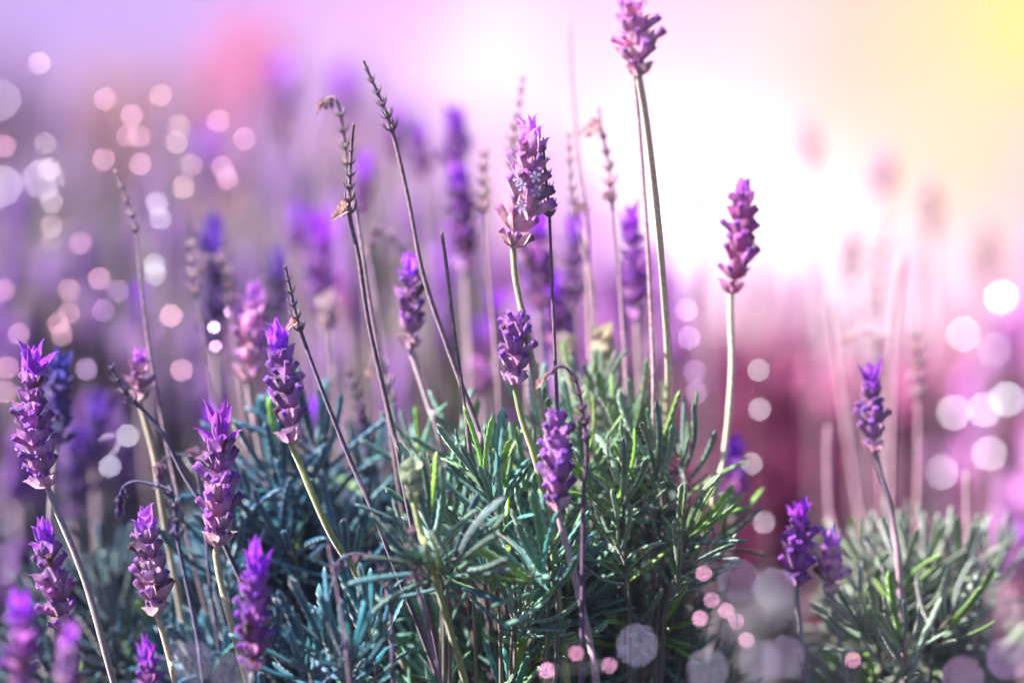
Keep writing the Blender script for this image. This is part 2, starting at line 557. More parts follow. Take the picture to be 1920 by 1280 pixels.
def dry(label, pts, D, whorls=(), wsize=11, wpx=9, col_=(.16, .09, .13), curl=None, husks=(), seed=0, ground=True, taper=.6, group='dry lavender stalks', cat='dry stalk', dD=0.):
    """a spent stalk: thin stem, dried whorls along the top, sometimes withered bracts hanging from it. pts run from tip to foot"""
    r = random.Random(seed)
    k = PX * D / FOC
    n0 = len(pts)
    pp = [P(x, y, D + dD * i / max(1, n0 - 1)) for i, (x, y) in enumerate(pts)]
    wp = spline(pp, 8)
    full = to_ground(pp, r) if ground else pp
    root = empty("dry_stalk", Vector((full[-1].x, full[-1].y, max(0, full[-1].z))))
    tag(root, label, cat, group)
    sp = spline(full, 8)
    tubes_obj("stem", sp, wpx * k * .42 * taper * .85, wpx * k * .42, root, M_DRY, col_, sides=8, rib=.15, seed=seed)
    seglen = [0]
    for i in range(len(wp) - 1):
        seglen.append(seglen[-1] + (wp[i + 1] - wp[i]).length)
    def at_len(s):
        for i in range(len(wp) - 1):
            if seglen[i + 1] >= s:
                f = (s - seglen[i]) / max(1e-9, seglen[i + 1] - seglen[i])
                return wp[i].lerp(wp[i + 1], f), (wp[i] - wp[i + 1]).normalized()
        return wp[-1], (wp[-2] - wp[-1]).normalized()
    for (s, m) in whorls:                                   # distance from tip in photo pixels, relative size
        pos, d = at_len(s * k)
        part("dry_whorl", WHORLS[r.randint(0, 4)], root, frame(pos, d, Vector((r.uniform(-1, 1), r.uniform(-1, 1), .2)), wsize * 1.35 * k * m), jit(mixc(col_, (.3, .2, .24), .25), r, .3))
    for (s, ang, ln, *cc) in husks:                         # distance from tip, direction in the picture plane (deg), length px
        pos, d = at_len(s * k)
        dd = RGT * math.cos(R(ang)) + UPV * math.sin(R(ang)) + FWD * r.uniform(-.25, .25)
        c = cc[0] if cc else mixc(col_, (.42, .27, .26), .7)
        part("dry_husk", HUSKS[r.randint(0, 3)], root, frame(pos, dd, UPV * .6 - FWD * .6 + RGT * r.uniform(-.4, .4), ln * k), jit(c, r, .2))
    return root

def wl(a, b, n, m0=.7, m1=1.1):
    n = max(3, round((b - a) / 21))
    return [(a + (b - a) * i / (n - 1), m0 + (m1 - m0) * i / (n - 1)) for i in range(n)]

# ------------------------------------------------------------------ ground
def ground():
    n = 120
    xs = np.concatenate([-np.geomspace(300, .8, 24), np.linspace(-.75, .75, 70), np.geomspace(.8, 300, 24)])
    ys = np.concatenate([[-300, -40, -6, -1, 0], np.linspace(.2, 3, 110), np.geomspace(3.2, 600, 26)])
    vs, fs = [], []
    r = np.random.default_rng(3)
    for y in ys:
        for x in xs:
            near = 1 if (abs(x) < 1 and 0 < y < 3) else 0
            z = near * (.006 * math.sin(x * 31 + y * 17) * math.sin(y * 23 - x * 7) + r.uniform(-.003, .003))
            vs.append((x, y, z))
    w = len(xs)
    for j in range(len(ys) - 1):
        for i in range(w - 1):
            a = j * w + i
            fs.append((a, a + 1, a + w + 1, a + w))
    m = bpy.data.materials.new("soil")
    m.use_nodes = True
    t = m.node_tree
    b = t.nodes["Principled BSDF"]
    b.inputs["Roughness"].default_value = .95
    no = t.nodes.new("ShaderNodeTexNoise"); no.inputs["Scale"].default_value = 40; no.inputs["Detail"].default_value = 6
    tcn = t.nodes.new("ShaderNodeTexCoord")
    t.links.new(tcn.outputs["Object"], no.inputs["Vector"])
    rp = t.nodes.new("ShaderNodeValToRGB")
    rp.color_ramp.elements[0].position = .35; rp.color_ramp.elements[0].color = (.010, .006, .008, 1)
    rp.color_ramp.elements[1].position = .7; rp.color_ramp.elements[1].color = (.045, .028, .032, 1)
    t.links.new(no.outputs[0], rp.inputs[0]); t.links.new(rp.outputs[0], b.inputs["Base Color"])
    o = part("ground", mesh_from("ground", vs, fs, m), None)
    tag(o, kind="structure")
ground()

# ------------------------------------------------------------------ lavender bushes
def sprig_leaves(b, t, nn, ll, r, spread=1.0, top=True):
    """leaf frames of one shoot from b to t: crossed pairs, spreading below, upright at the tip"""
    res = []
    d = (t - b)
    L_ = d.length
    d.normalize()
    e1 = d.orthogonal().normalized(); e2 = d.cross(e1)
    a0 = r.uniform(0, 6)
    for i in range(nn):
        f = (i + .3) / nn
        pos = b.lerp(t, .12 + .88 * f)
        el = R((78 - 58 * f ** .85) * spread + r.uniform(-8, 8))
        npair = 2 if i < 1 else (3 if i < nn - 1 else 4)
        for q in range(npair):
            a = a0 + i * math.pi / 2 * 1.13 + q * 2 * math.pi / npair + r.uniform(-.22, .22)
            rad = e1 * math.cos(a) + e2 * math.sin(a)
            dd = d * math.cos(el) + rad * math.sin(el)
            ln = ll * (.62 + .55 * math.sin(math.pi * (.18 + .62 * f))) * r.uniform(.78, 1.12)
            zh = d * 1.0 - rad * .15
            res.append((pos + rad * .0006, dd, zh, ln))
    return res

def bush(name, label, cat, sprigs, fills, D0, colors, group, leaf_px, nmax=300, seed=0, center=None, dy=0, young=.08, fill_base=None, branch_col=(.10, .055, .045), maxparts=300):
    """sprigs: (base px, tip px, dD at base, dD at tip, nodes, leaf scale); fills: random shoots in an ellipsoidal dome"""
    r = random.Random(seed)
    k = PX * D0 / FOC
    c = P(*center, D0)
    root = empty(name, Vector((c.x, c.y, 0)))
    tag(root, label, cat, group)
    lv = []
    sprigs = [((b[0], b[1] + dy), (t[0], t[1] + dy), *q) for (b, t, *q) in sprigs]
    fills = [(q[0], q[1] + dy, *q[2:]) for q in fills]
    for (b, t, db, dt, nn, sc_) in sprigs:
        B, T = P(*b, D0 + db), P(*t, D0 + dt)
        lv += [(q, True) for q in sprig_leaves(B, T, nn, leaf_px * k * sc_, r)]
        foot = Vector((c.x + (B.x - c.x) * .5, c.y + (B.y - c.y) * .5 + .01, 0))
        tubes_obj("branch", spline([T, B, B.lerp(foot, .5) + Vector((0, .004, 0)), foot], 6), 1.6 * k, 6.5 * k, root, M_STEM, mixc(branch_col, (.2, .26, .14), .25), sides=6, seed=r.randint(0, 999))
    for (cx, cy, dd0, rx, ry, rz, n, sc_) in fills:
        C = P(cx, cy, D0 + dd0)
        for i in range(n):
            az = r.uniform(0, 2 * math.pi)
            el = math.asin(r.uniform(-.15, 1))
            dirv = Vector((math.cos(az) * math.cos(el), math.sin(az) * math.cos(el), math.sin(el)))
            q = r.uniform(.55, 1.0) ** .6
            T = C + Vector((dirv.x * rx * k, dirv.y * rz * k, dirv.z * ry * k)) * q
            ax = (Vector((dirv.x * .9, dirv.y * .9, abs(dirv.z) + .55))).normalized()
            B = T - ax * leaf_px * k * r.uniform(.75, 1.15)
            lv += [(x, False) for x in sprig_leaves(B, T, r.randint(4, 6), leaf_px * k * sc_, r)]
            foot = Vector((c.x + (B.x - c.x) * .4, c.y + (B.y - c.y) * .4, 0))
            if B.z > .003:
                tubes_obj("branch", spline([T, B, B.lerp(foot, .5), foot], 4), 1.4 * k, 5.5 * k, root, M_STEM, branch_col, sides=5, seed=r.randint(0, 999))
    lv.sort(key=lambda q: (not q[1], (q[0][0] - CAMP).length))
    vs, fs, nv = [], [], 0
    for i, ((pos, dd, zh, ln), hero) in enumerate(lv):
        cc = r.choice(colors)
        if i < maxparts:
            if r.random() < young:
                cc = (.21, .42, .05)
            ln *= r.uniform(.9, 1.2)
            part("leaf", LEAVES[r.randint(0, 7)], root, frame(pos, dd, zh, (ln * r.uniform(.68, .98), ln, ln * r.uniform(.6, 1.15))), jit(cc, r, .25))
        else:
            g = LOWLEAF[r.randint(0, 3)]
            Mx = np.array(Matrix.Translation(-Vector(root.location)) @ frame(pos, dd, zh, ln))
            v = np.c_[np.array(g[0]), np.ones(len(g[0]))] @ Mx.T
            vs.append(v[:, :3]); fs += [tuple(x + nv for x in f) for f in g[1]]
            nv += len(v)
    if nv:
        me = mesh_from("leaf_mass", np.concatenate(vs).tolist(), fs, M_LEAF)
        o = bpy.data.objects.new("leaf_mass", me)
        o.parent = root
        o.color = (*colors[0], 1)
        col.objects.link(o)
        o["kind"] = "stuff"
    return root

GREY = [(.13, .32, .24), (.08, .24, .18), (.21, .40, .31), (.07, .28, .25), (.15, .34, .15)]
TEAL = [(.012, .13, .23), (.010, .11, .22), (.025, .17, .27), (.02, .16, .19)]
SILV = [(.30, .36, .28), (.25, .32, .26), (.37, .41, .35), (.22, .32, .19)]

bush("lavender_bush", "grey-green lavender bush with toothed leaves below the tall bright spike in the middle", "lavender bush",
     [((962, 1010), (898, 842), .0, -.004, 6, 1.25), ((960, 960), (935, 835), .012, .012, 5, 1.2), ((1000, 960), (985, 850), .02, .02, 5, 1.1),
      ((880, 1000), (815, 890), .012, .004, 5, 1.15), ((1030, 1090), (1020, 1000), -.012, -.012, 5, 1.35), ((1045, 1085), (985, 1040), -.015, -.02, 3, 1.5),
      ((880, 870), (860, 770), .04, .04, 5, 1.0), ((800, 900), (780, 800), .045, .045, 5, 1.0), ((1010, 860), (1010, 740), .035, .035, 5, 1.1),
      ((935, 1100), (900, 1030), -.004, -.01, 4, 1.2), ((960, 1160), (1000, 1090), -.004, -.01, 5, 1.2)],
     [(950, 1130, .035, 210, 330, 220, 34, 1.1), (930, 1290, .03, 260, 130, 160, 20, 1.1)], .835, GREY, "lavender bushes", 100, seed=1, center=(960, 1150), young=.10, dy=38)
bush("lavender_bush", "pale-tipped lavender bush leaning out beside the pink ground, under the two buds", "lavender bush",
     [((1245, 950), (1222, 800), .0, -.004, 6, 1.2), ((1290, 930), (1275, 790), .01, .004, 5, 1.1), ((1160, 850), (1125, 690), .02, .02, 6, 1.15),
      ((1200, 880), (1175, 730), .018, .014, 6, 1.15), ((1090, 820), (1085, 690), .03, .03, 5, 1.05), ((1110, 920), (1090, 800), .004, .0, 5, 1.2),
      ((1240, 1010), (1310, 930), -.004, -.006, 5, 1.1), ((1170, 960), (1165, 850), -.006, -.01, 6, 1.15), ((1310, 1010), (1360, 940), .02, .02, 4, .95),
      ((1255, 880), (1225, 745), .03, .03, 5, 1.0), ((1180, 1060), (1150, 960), -.01, -.012, 5, 1.1), ((1250, 1090), (1290, 1000), -.008, -.01, 5, 1.1)],
     [(1170, 1090, .03, 125, 330, 220, 32, 1.0), (1180, 1290, .03, 200, 150, 160, 18, 1.1)], .86, [(.17, .29, .20), (.12, .24, .17), (.24, .33, .25), (.18, .31, .12)], "lavender bushes", 100, seed=2, dy=50, center=(1190, 1150), young=.16)
bush("lavender_shoot", "leafy lavender shoot with long curved leaves carrying a pale green bud", "lavender shoot",
     [((830, 1095), (800, 960), -.012, -.012, 6, 1.45), ((840, 1110), (780, 1050), -.014, -.022, 4, 1.35), ((830, 1100), (870, 1040), -.01, -.018, 4, 1.4)],
     [], .825, [(.09, .22, .19), (.06, .17, .19), (.13, .26, .18)], "leafy lavender shoots", 92, seed=33, center=(835, 1100), young=.06)
bush("lavender_shoot", "teal lavender shoots spreading low in front of the dark foot of the bush", "lavender shoot",
     [((645, 1290), (600, 1190), -.02, -.022, 6, 1.3), ((705, 1275), (690, 1165), -.012, -.014, 6, 1.3), ((590, 1300), (560, 1230), -.02, -.024, 4, 1.2), ((660, 1310), (660, 1220), -.024, -.03, 5, 1.2)],
     [], .83, [(.018, .17, .24), (.03, .20, .25), (.018, .14, .23)], "leafy lavender shoots", 88, seed=4, center=(650, 1300), young=0)
bush("lavender_bush", "blue-teal lavender bush behind the spikes with the flaring violet tips", "lavender bush",
     [((600, 930), (592, 800), .0, .0, 6, 1.2), ((545, 960), (505, 860), .0, -.004, 6, 1.3), ((640, 980), (600, 880), .01, .01, 5, 1.2), ((480, 1010), (440, 930), .01, .01, 5, 1.2),
      ((700, 980), (690, 850), .03, .03, 5, 1.1), ((430, 1090), (420, 1000), -.01, -.012, 5, 1.2), ((560, 1050), (520, 960), -.006, -.01, 6, 1.2), ((660, 1090), (640, 1000), -.01, -.01, 6, 1.2)],
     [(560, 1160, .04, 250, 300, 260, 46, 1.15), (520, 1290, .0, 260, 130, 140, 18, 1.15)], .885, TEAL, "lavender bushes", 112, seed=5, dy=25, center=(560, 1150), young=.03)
bush("lavender_bush", "low dark lavender bush at the feet of the pale-stemmed spikes", "lavender bush",
     [((330, 1270), (300, 1180), .0, .0, 5, 1.2), ((250, 1260), (220, 1170), .0, .0, 5, 1.2), ((400, 1250), (390, 1150), .0, .0, 5, 1.2)],
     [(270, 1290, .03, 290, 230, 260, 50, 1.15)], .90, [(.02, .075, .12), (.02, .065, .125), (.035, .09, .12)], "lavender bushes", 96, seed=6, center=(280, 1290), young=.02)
bush("lavender_bush", "silver-green lavender bush under the lone violet spike beside the pink haze", "lavender bush",
     [((1690, 1130), (1690, 1010), -.02, -.02, 6, 1.2), ((1640, 1090), (1625, 990), .0, .0, 6, 1.1), ((1600, 1080), (1590, 985), .03, .03, 6, 1.0), ((1730, 1090), (1740, 985), .0, .0, 6, 1.1),
      ((1790, 1080), (1800, 1000), .0, .0, 6, 1.1), ((1840, 1110), (1860, 1000), .02, .02, 6, 1.0), ((1680, 1060), (1680, 965), .04, .04, 6, 1.0), ((1750, 1170), (1790, 1090), -.03, -.03, 5, 1.2),
      ((1650, 1180), (1610, 1110), -.03, -.035, 5, 1.2), ((1700, 1250), (1690, 1140), -.035, -.04, 6, 1.2)],
     [(1690, 1190, .02, 140, 215, 200, 30, 1.1), (1800, 1230, .05, 110, 180, 150, 14, 1.05), (1640, 1240, -.01, 90, 110, 100, 6, 1.0)], .90, SILV, "lavender bushes", 90, seed=7, dy=55, center=(1715, 1180), young=.10)

# ------------------------------------------------------------------ flowers (tip, base, stem points, distance, width, ...)
F = flower
F("mauve spike with frayed violet tip and loose bottom calyxes on a long leaning stem", (64, 652), (90, 915), [(110, 965), (160, 1090), (215, 1285)], .838, 70, 'violet', .26, 'grey', 12, seed=11, loose=6, mid=(60, 790))
F("blue-tipped spike half hidden behind the frayed mauve spike", (112, 668), (108, 835), [(100, 900), (95, 1020)], .885, 66, 'blue', .34, 'grey', 11, seed=12, florets=1)
F("sharp violet spike whose tip petals flare like a flame", (412, 768), (406, 1025), [(405, 1045), (418, 1110), (442, 1200)], .833, 78, 'violet', .33, 'cream', 12, seed=13, mid=(412, 900))
F("lilac spike with pointed star-shaped tip beside the drooping dry stalk", (268, 952), (295, 1155), [(302, 1175), (318, 1235), (330, 1290)], .830, 66, 'mauve', .30, 'cream', 11, seed=14)
F("dusky violet spike leaning away low beside the bent grey stem", (80, 985), (118, 1185), [(130, 1240), (140, 1300)], .825, 66, 'violet', .28, 'grey', 11, seed=15)
F("spike with vivid purple crown above the teal leaves", (518, 612), (545, 832), [(560, 865), (620, 1000), (705, 1140, .01)], .845, 66, 'violet', .30, 'green', 12, seed=16, mid=(535, 720))
F("lilac spike with bright white-edged violet top on a pinkish leaning stem", (768, 482), (770, 655), [(782, 690), (808, 770), (828, 830)], .870, 56, 'violet', .26, 'pink', 12, seed=17)
F("tall pale pink spike with two tiny open florets on a cream stem", (996, 232), (962, 466), [(966, 520), (980, 590), (1004, 710), (1022, 810), (1030, 900)], .833, 82, 'pink', .25, 'cream', 12, seed=18, mid=(990, 350), florets=5)
F("short tipless pink spike on a yellow-green stem below the tall pale one", (966, 590), (965, 725), [(978, 785), (1003, 860), (1025, 960), (1042, 1085)], .832, 62, 'violet', 0, 'green', 11, seed=19, loose=4)
F("budding spike with rounded violet top beside the dark hooked stalk", (1042, 778), (1046, 960), [(1056, 1000), (1080, 1090), (1105, 1200), (1120, 1290)], .815, 68, 'violet', .0, 'pink', 12, seed=20, loose=-6)
F("dusky pink spike standing highest against the bright sky", (1186, 5), (1198, 145), [(1212, 230, .01), (1232, 400, .025), (1246, 560, .045), (1254, 700, .06), (1250, 830, .085)], .805, 74, 'pink', .10, 'pale', 14, seed=21, loose=4)
F("magenta spike in front of the white glow on a curving cream stem", (1393, 342), (1370, 552), [(1370, 600), (1372, 700), (1358, 850), (1330, 970)],   .872, 64, 'rose', .16, 'pale', 12, seed=22, mid=(1388, 450))
F("lone purple spike rising from the silver-green bush", (1630, 685), (1640, 850), [(1650, 885), (1672, 970), (1690, 1125)], .868, 54, 'violet', .35, 'pink', 12, seed=23)
F("short purple spike with two ear-like tip petals by the silver-green bush", (1500, 940), (1495, 1100), [(1497, 1150), (1510, 1290)], .862, 64, 'deep', .3, 'grey', 11, seed=24)
F("small soft pink-tipped spike between the short purple spike and the silver bush", (1556, 995), (1560, 1115), [(1565, 1160), (1590, 1290)], .866, 48, 'pink', .4, 'grey', 10, seed=25)
F("blurred violet spike with pale lower bracts behind the leaning leaves", (1376, 825), (1375, 965), [(1372, 1010), (1360, 1080)], .925, 50, 'deep', .36, 'grey', 10, seed=26)
F("soft-focus violet spike rising beside the bottom teal leaves", (478, 1030), (474, 1260), [(472, 1300)], .800, 66, 'deep', .3, 'grey', 12, seed=27)
F("blurred magenta spike low in the dark corner", (40, 1118), (42, 1300), [(44, 1340)], .755, 64, 'deep', .3, 'grey', 12, seed=28)
F("blurred lilac tip just above the picture edge near the dark corner", (130, 1180), (128, 1320), [(128, 1350)], .745, 56, 'mauve', .4, 'grey', 12, seed=29)
F("dim purple tip in the shade below the lilac star-tipped spike", (275, 1205), (280, 1330), [(282, 1360)], .86, 46, 'deep', .4, 'grey', 12, seed=30)
F("blurred pink and violet spike behind the vivid purple crown", (480, 530), (464, 715), [(470, 760), (490, 850)], .895, 60, 'pink', .3, 'pink', 11, seed=31)
F("small half-open bud spike with white tip by the leaning dark stalk", (262, 660), (262, 755), [(272, 790), (290, 860), (305, 960)], .868, 44, 'mauve', .35, 'cream', 11, seed=32, nwh=3)
G2 = 'blurred lavender flower spikes in the background'
for (lab, tip, base, D, w, pal, co) in [
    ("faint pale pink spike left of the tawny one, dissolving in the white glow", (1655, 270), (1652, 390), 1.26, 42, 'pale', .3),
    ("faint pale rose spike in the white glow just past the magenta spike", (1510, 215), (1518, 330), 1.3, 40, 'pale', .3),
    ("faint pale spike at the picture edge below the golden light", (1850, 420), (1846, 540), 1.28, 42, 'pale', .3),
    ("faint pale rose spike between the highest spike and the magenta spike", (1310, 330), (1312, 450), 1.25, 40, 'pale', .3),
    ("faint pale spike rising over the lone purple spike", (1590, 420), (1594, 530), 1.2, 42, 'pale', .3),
    ("faint violet spike in the hazy gap above the bright violet one", (556, 392), (560, 480), 1.12, 40, 'deep', .5),
    ("blurred violet spike between the whorled pink stalk and the cream stem", (930, 545), (934, 660), 1.0, 44, 'deep', .45),
    ("blurred lilac spike glowing behind the knobbly arched dry stalk", (742, 205), (748, 300), 1.16, 40, 'deep', .5),
    ("blurred mauve spike low between the blue spike and the pink blurred one", (440, 575), (446, 690), 1.0, 44, 'mauve', .4),
    ("blurred purple spike behind the foot of the bare broken stick", (905, 600), (910, 680), 1.08, 36, 'deep', .5),
    ("blurred deep blue spike behind the hooked dry stalk", (398, 415), (404, 660), .985, 58, 'indigo', .35),
    ("blurred blue-violet spike just above the vivid purple crown", (522, 475), (520, 610), 1.0, 46, 'indigo', .4),
    ("blurred bright violet spike between two leaning dry stalks", (600, 408), (600, 590), 1.02, 50, 'deep', .4),
    ("tall blurred spike touching the pale sky, upper of a close pair", (850, 205), (858, 330), 1.02, 52, 'deep', .5),
    ("large blurred purple spike with pink flank, lower of a close pair", (858, 310), (872, 510), .965, 62, 'deep', .32),
    ("small blurred violet spike beside the tall pair", (790, 235), (792, 335), 1.05, 40, 'deep', .5),
    ("blurred violet spike right behind the husked dry stalk", (682, 290), (686, 410), 1.03, 38, 'deep', .5),
    ("blurred magenta spike directly behind the tall pale pink one", (1008, 395), (1008, 580), .94, 62, 'deep', .3),
    ("blurred intense violet spike behind the bare dark stem", (1034, 520), (1042, 645), .955, 60, 'deep', .5),
    ("blurred lilac spike between the bare stem and the pale thick stem", (1075, 405), (1076, 590), .955, 48, 'violet', .35),
    ("blurred purple spike with dark base in front of the pink glow", (1184, 390), (1194, 600), .92, 50, 'deep', .3),
    ("faint lilac blurred spike next to the withered white one", (642, 510), (648, 610), 1.06, 40, 'pink', .5),
    ("round blurred lilac flower head low behind the green leaves", (893, 675), (898, 745), 1.0, 52, 'pink', .3),
    ("blurred indigo spike low behind the frayed mauve spike", (148, 800), (138, 970), .975, 60, 'indigo', .4),
    ("small blurred ultramarine spike above the indigo one", (180, 742), (178, 880), 1.0, 50, 'indigo', .5),
    ("tiny blurred violet tip behind the flame-tipped spike", (398, 760), (400, 850), .96, 32, 'deep', .6),
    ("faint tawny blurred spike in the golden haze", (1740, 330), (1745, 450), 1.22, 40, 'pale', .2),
    ("blurred pink spike cut by the picture edge beside the silver bush", (1914, 985), (1912, 1120), 1.0, 50, 'pink', .3),
    ("faint violet spike far behind the curled dry tip", (530, 110), (535, 250), 1.3, 46, 'violet', .5),
    ("faint violet spike far behind the longest leaning dry stalk", (640, 130), (645, 270), 1.3, 46, 'violet', .5),
    ("faint blue-violet spike above the deep blue one", (385, 250), (395, 380), 1.3, 40, 'violet', .5),
    ("blurred violet tip low by the crossing dark stalks", (590, 750), (592, 830), .98, 34, 'deep', .6),
    ("blurred violet spike behind the slender whorled stalk", (262, 530), (265, 640), 1.1, 40, 'deep', .5),
]:
    F(lab, tip, base, [(base[0] + 6, base[1] + 120), (base[0] + 14, base[1] + 260)], D, w, pal, co, 'pink', 11, group=G2, seed=len(lab) * 7 + tip[0])

# pale buds
F("plump pale green bud on the leafy shoot in the middle", (770, 868), (776, 940), [(790, 1000), (815, 1080)], .806, 56, 'violet', 0, 'green', 12, seed=50, nwh=3, closed=True, group='unopened buds')
F("creamy woolly bud at the top of the pale-tipped bush", (1128, 618), (1132, 700), [(1138, 760), (1150, 860)], .89, 50, 'violet', 0, 'cream', 12, seed=51, nwh=3, closed=True, group='unopened buds')
F("small blurred cream bud behind the bare dark stem", (1062, 632), (1064, 690), [(1066, 740), (1080, 860)], .93, 40, 'violet', 0, 'cream', 12, seed=52, nwh=3, closed=True, group='unopened buds')
for o in list(col.objects):
    if o.get('group') == 'unopened buds':
        o['category'] = 'bud'
        o.name = "lavender_bud"
        for c in o.children:
            if c.name.startswith(('bract', 'calyx', 'spike')):
                pale = (.46, .52, .36) if 'green' in o['label'] else (.66, .60, .46)
                c.color = (*jit(pale, rnd, .12), 1)

# ------------------------------------------------------------------ dry stalks
DK, PU, PK = (.10, .06, .12), (.22, .13, .19), (.46, .28, .34)
d = dry
d("slender pale dry stalk with whorled leaning tip above the bud spike", [(215, 318), (236, 370), (254, 430), (264, 530), (284, 680), (318, 860), (350, 1000)], .872, wl(8, 120, 8, .4, 1.0), 10, 8, (.36, .24, .32), seed=61)
d("blurred dry stalk with knobbly head before the deep blue spike", [(357, 462), (368, 545), (384, 640), (405, 760), (430, 900)], .90, wl(0, 85, 5, .9, 1.1), 12, 9, (.32, .21, .28), seed=62)
d("blurred arching dry stalk hooked over the deep blue spike", [(378, 500), (392, 484), (412, 484), (426, 510), (432, 570), (445, 680), (460, 800)], .92, wl(20, 130, 6, .9, 1.0), 12, 8, (.36, .24, .32), husks=[(4, 250, 26)], seed=63)
d("dark whorled stalk with one dusty husk leaning over the teal leaves", [(535, 500), (545, 545), (560, 608), (600, 720), (660, 870), (720, 1010)], .838, wl(2, 120, 10, .5, 1.15), 10, 11, (.11, .07, .15), husks=[(105, 205, 28, (.58, .38, .34))], seed=64)
d("curled dry stalk with drooping pale tip behind the husked stalk", [(606, 194), (616, 184), (630, 188), (640, 225), (648, 280), (654, 330), (672, 420), (692, 560), (716, 700), (740, 860)], .862, wl(60, 150, 7, .9, 1.1), 11, 9, (.36, .24, .30), husks=[(2, 230, 26), (12, 250, 24), (22, 260, 22), (6, 200, 20)], seed=65)
d("dark upright dry stalk with two dusty pink husks hanging from its head", [(663, 232), (660, 260), (656, 330), (655, 400), (672, 480), (692, 610), (735, 800), (758, 910)], .833, wl(6, 165, 9, .3, 1.25), 11, 12, (.17, .10, .15), husks=[(150, 215, 36, (.58, .38, .34)), (165, 190, 38, (.58, .38, .34))], seed=66)
d("long dry stalk leaning across with a knobbly arched top", [(680, 112), (692, 140), (715, 190), (736, 248), (765, 370), (795, 520), (850, 680), (895, 800), (910, 890)], .845, wl(20, 140, 9, .5, 1.2), 11, 12, (.24, .15, .20), seed=67)
d("bare dark dry stick with a broken top in the middle", [(828, 435), (836, 490), (850, 610), (868, 740), (886, 890)], .836, [], 10, 9, (.17, .11, .14), seed=68, taper=.9)
d("bare purple stem with spiky whorls touching the tall pale spike", [(1018, 258), (1022, 320), (1030, 400), (1036, 560), (1045, 770), (1048, 900)], .836, [(20, .5), (45, .8), (70, 1.0), (100, 1.0), (130, 1.2), (145, 1.0)], 11, 9, (.20, .11, .18), husks=[(105, 110, 24, (.5, .3, .42))], seed=69)
d("faint pale dry stalk with beaded head behind the tall pale spike", [(980, 150), (972, 200), (962, 260), (960, 340), (962, 460), (985, 640), (990, 800)], .90, wl(0, 160, 8, .6, 1.1), 11, 10, (.50, .32, .40), seed=70)
d("blurred pinkish dry stalk left of the tall pale spike", [(908, 292), (907, 360), (914, 480), (928, 640), (940, 800)], .905, wl(0, 100, 6, .8, 1.2), 12, 11, (.42, .26, .32), seed=71)
d("tall thin blurred bare stem reaching up to the pink sky", [(1066, 30), (1072, 150), (1083, 270), (1100, 420), (1106, 640), (1110, 760)], .905, [], 10, 14, (.56, .36, .40), seed=72, taper=.35)
d("hooked pale dry stalk with withered petals and whorls below", [(1122, 200), (1128, 240), (1138, 290), (1148, 370), (1160, 500), (1170, 640), (1176, 800)], .885, wl(60, 175, 7, .7, 1.3), 11, 10, (.42, .26, .33), husks=[(38, 185, 44, (.75, .55, .60)), (40, 200, 38, (.75, .55, .60)), (165, 200, 24)], seed=73)
d("beaded dry stalk close against the tall thin bare stem", [(1068, 255), (1072, 330), (1082, 420), (1110, 520), (1118, 640), (1120, 720)], .90, wl(0, 150, 8, .7, 1.0), 10, 9, (.48, .30, .36), husks=[(140, 20, 30, (.6, .36, .36))], seed=74)
d("plain pale stem running beside the cream stem of the highest spike", [(1189, 130), (1200, 260), (1212, 420), (1222, 620), (1226, 800)], .86, [], 10, 10, (.50, .32, .36), seed=75, taper=.9)
d("dark hooked dry stalk with woolly bent tip before the bush", [(1018, 714), (1034, 698), (1048, 686), (1066, 692), (1080, 715), (1092, 770), (1100, 850), (1094, 950), (1090, 1290)], .812, wl(85, 195, 9, .7, 1.2), 11, 11, (.12, .06, .13), husks=[(4, 215, 26, (.55, .36, .38)), (18, 225, 24, (.55, .36, .38)), (34, 240, 16, (.5, .3, .35))], seed=76)
d("dark dry stalk drooping in an arch over the star-tipped spike", [(224, 944), (230, 915), (252, 903), (285, 908), (318, 920), (328, 955), (334, 1015), (345, 1070), (368, 1180), (384, 1290)], .815, wl(100, 210, 9, .7, 1.2), 11, 10, (.07, .07, .16), husks=[(2, 265, 30, (.13, .10, .22)), (14, 275, 36, (.13, .10, .22)), (28, 270, 30, (.13, .10, .22)), (190, 215, 28, (.14, .10, .2))], seed=77)
d("small dark stalk with hooked withered tip low before the bush", [(630, 1058), (644, 1044), (668, 1038), (696, 1046), (716, 1070), (728, 1110), (734, 1170), (738, 1290)], .804, wl(75, 165, 8, .7, 1.3), 11, 9, (.10, .08, .16), husks=[(2, 250, 26, (.2, .14, .24)), (12, 275, 30, (.2, .14, .24)), (50, 230, 22), (160, 195, 22, (.5, .36, .45))], seed=78)
d("short whorled dry stalk with two pale seed husks below the pale bud", [(770, 998), (774, 1040), (780, 1085), (790, 1130), (812, 1220), (830, 1290)], .802, wl(0, 70, 6, .8, 1.2), 11, 10, (.24, .15, .22), husks=[(84, 200, 26, (.55, .38, .45)), (86, 30, 28, (.55, .38, .48)), (88, 330, 22, (.5, .36, .45))], seed=79)
d("plain thin stick standing before the teal shoots", [(616, 1020), (626, 1070), (642, 1160), (658, 1290)], .792, [], 10, 9, (.20, .13, .20), seed=80, taper=.8)
d("dark diagonal dry stalk leaning out under the small bud spike", [(210, 690), (236, 735), (300, 805), (345, 890), (390, 960), (430, 1040)], .852, wl(0, 75, 6, .7, 1.1), 10, 12, (.07, .06, .15), seed=81)
d("dark crossing dry stalk with nodding withered heads", [(298, 872), (312, 858), (338, 852), (362, 862), (372, 900), (385, 1000), (395, 1100)], .862, [(20, .6), (40, .6)], 9, 7, (.10, .08, .18), husks=[(2, 275, 42, (.26, .15, .24)), (6, 260, 36, (.26, .15, .24)), (60, 10, 40, (.34, .2, .26)), (58, 350, 34, (.34, .2, .26))], seed=82)
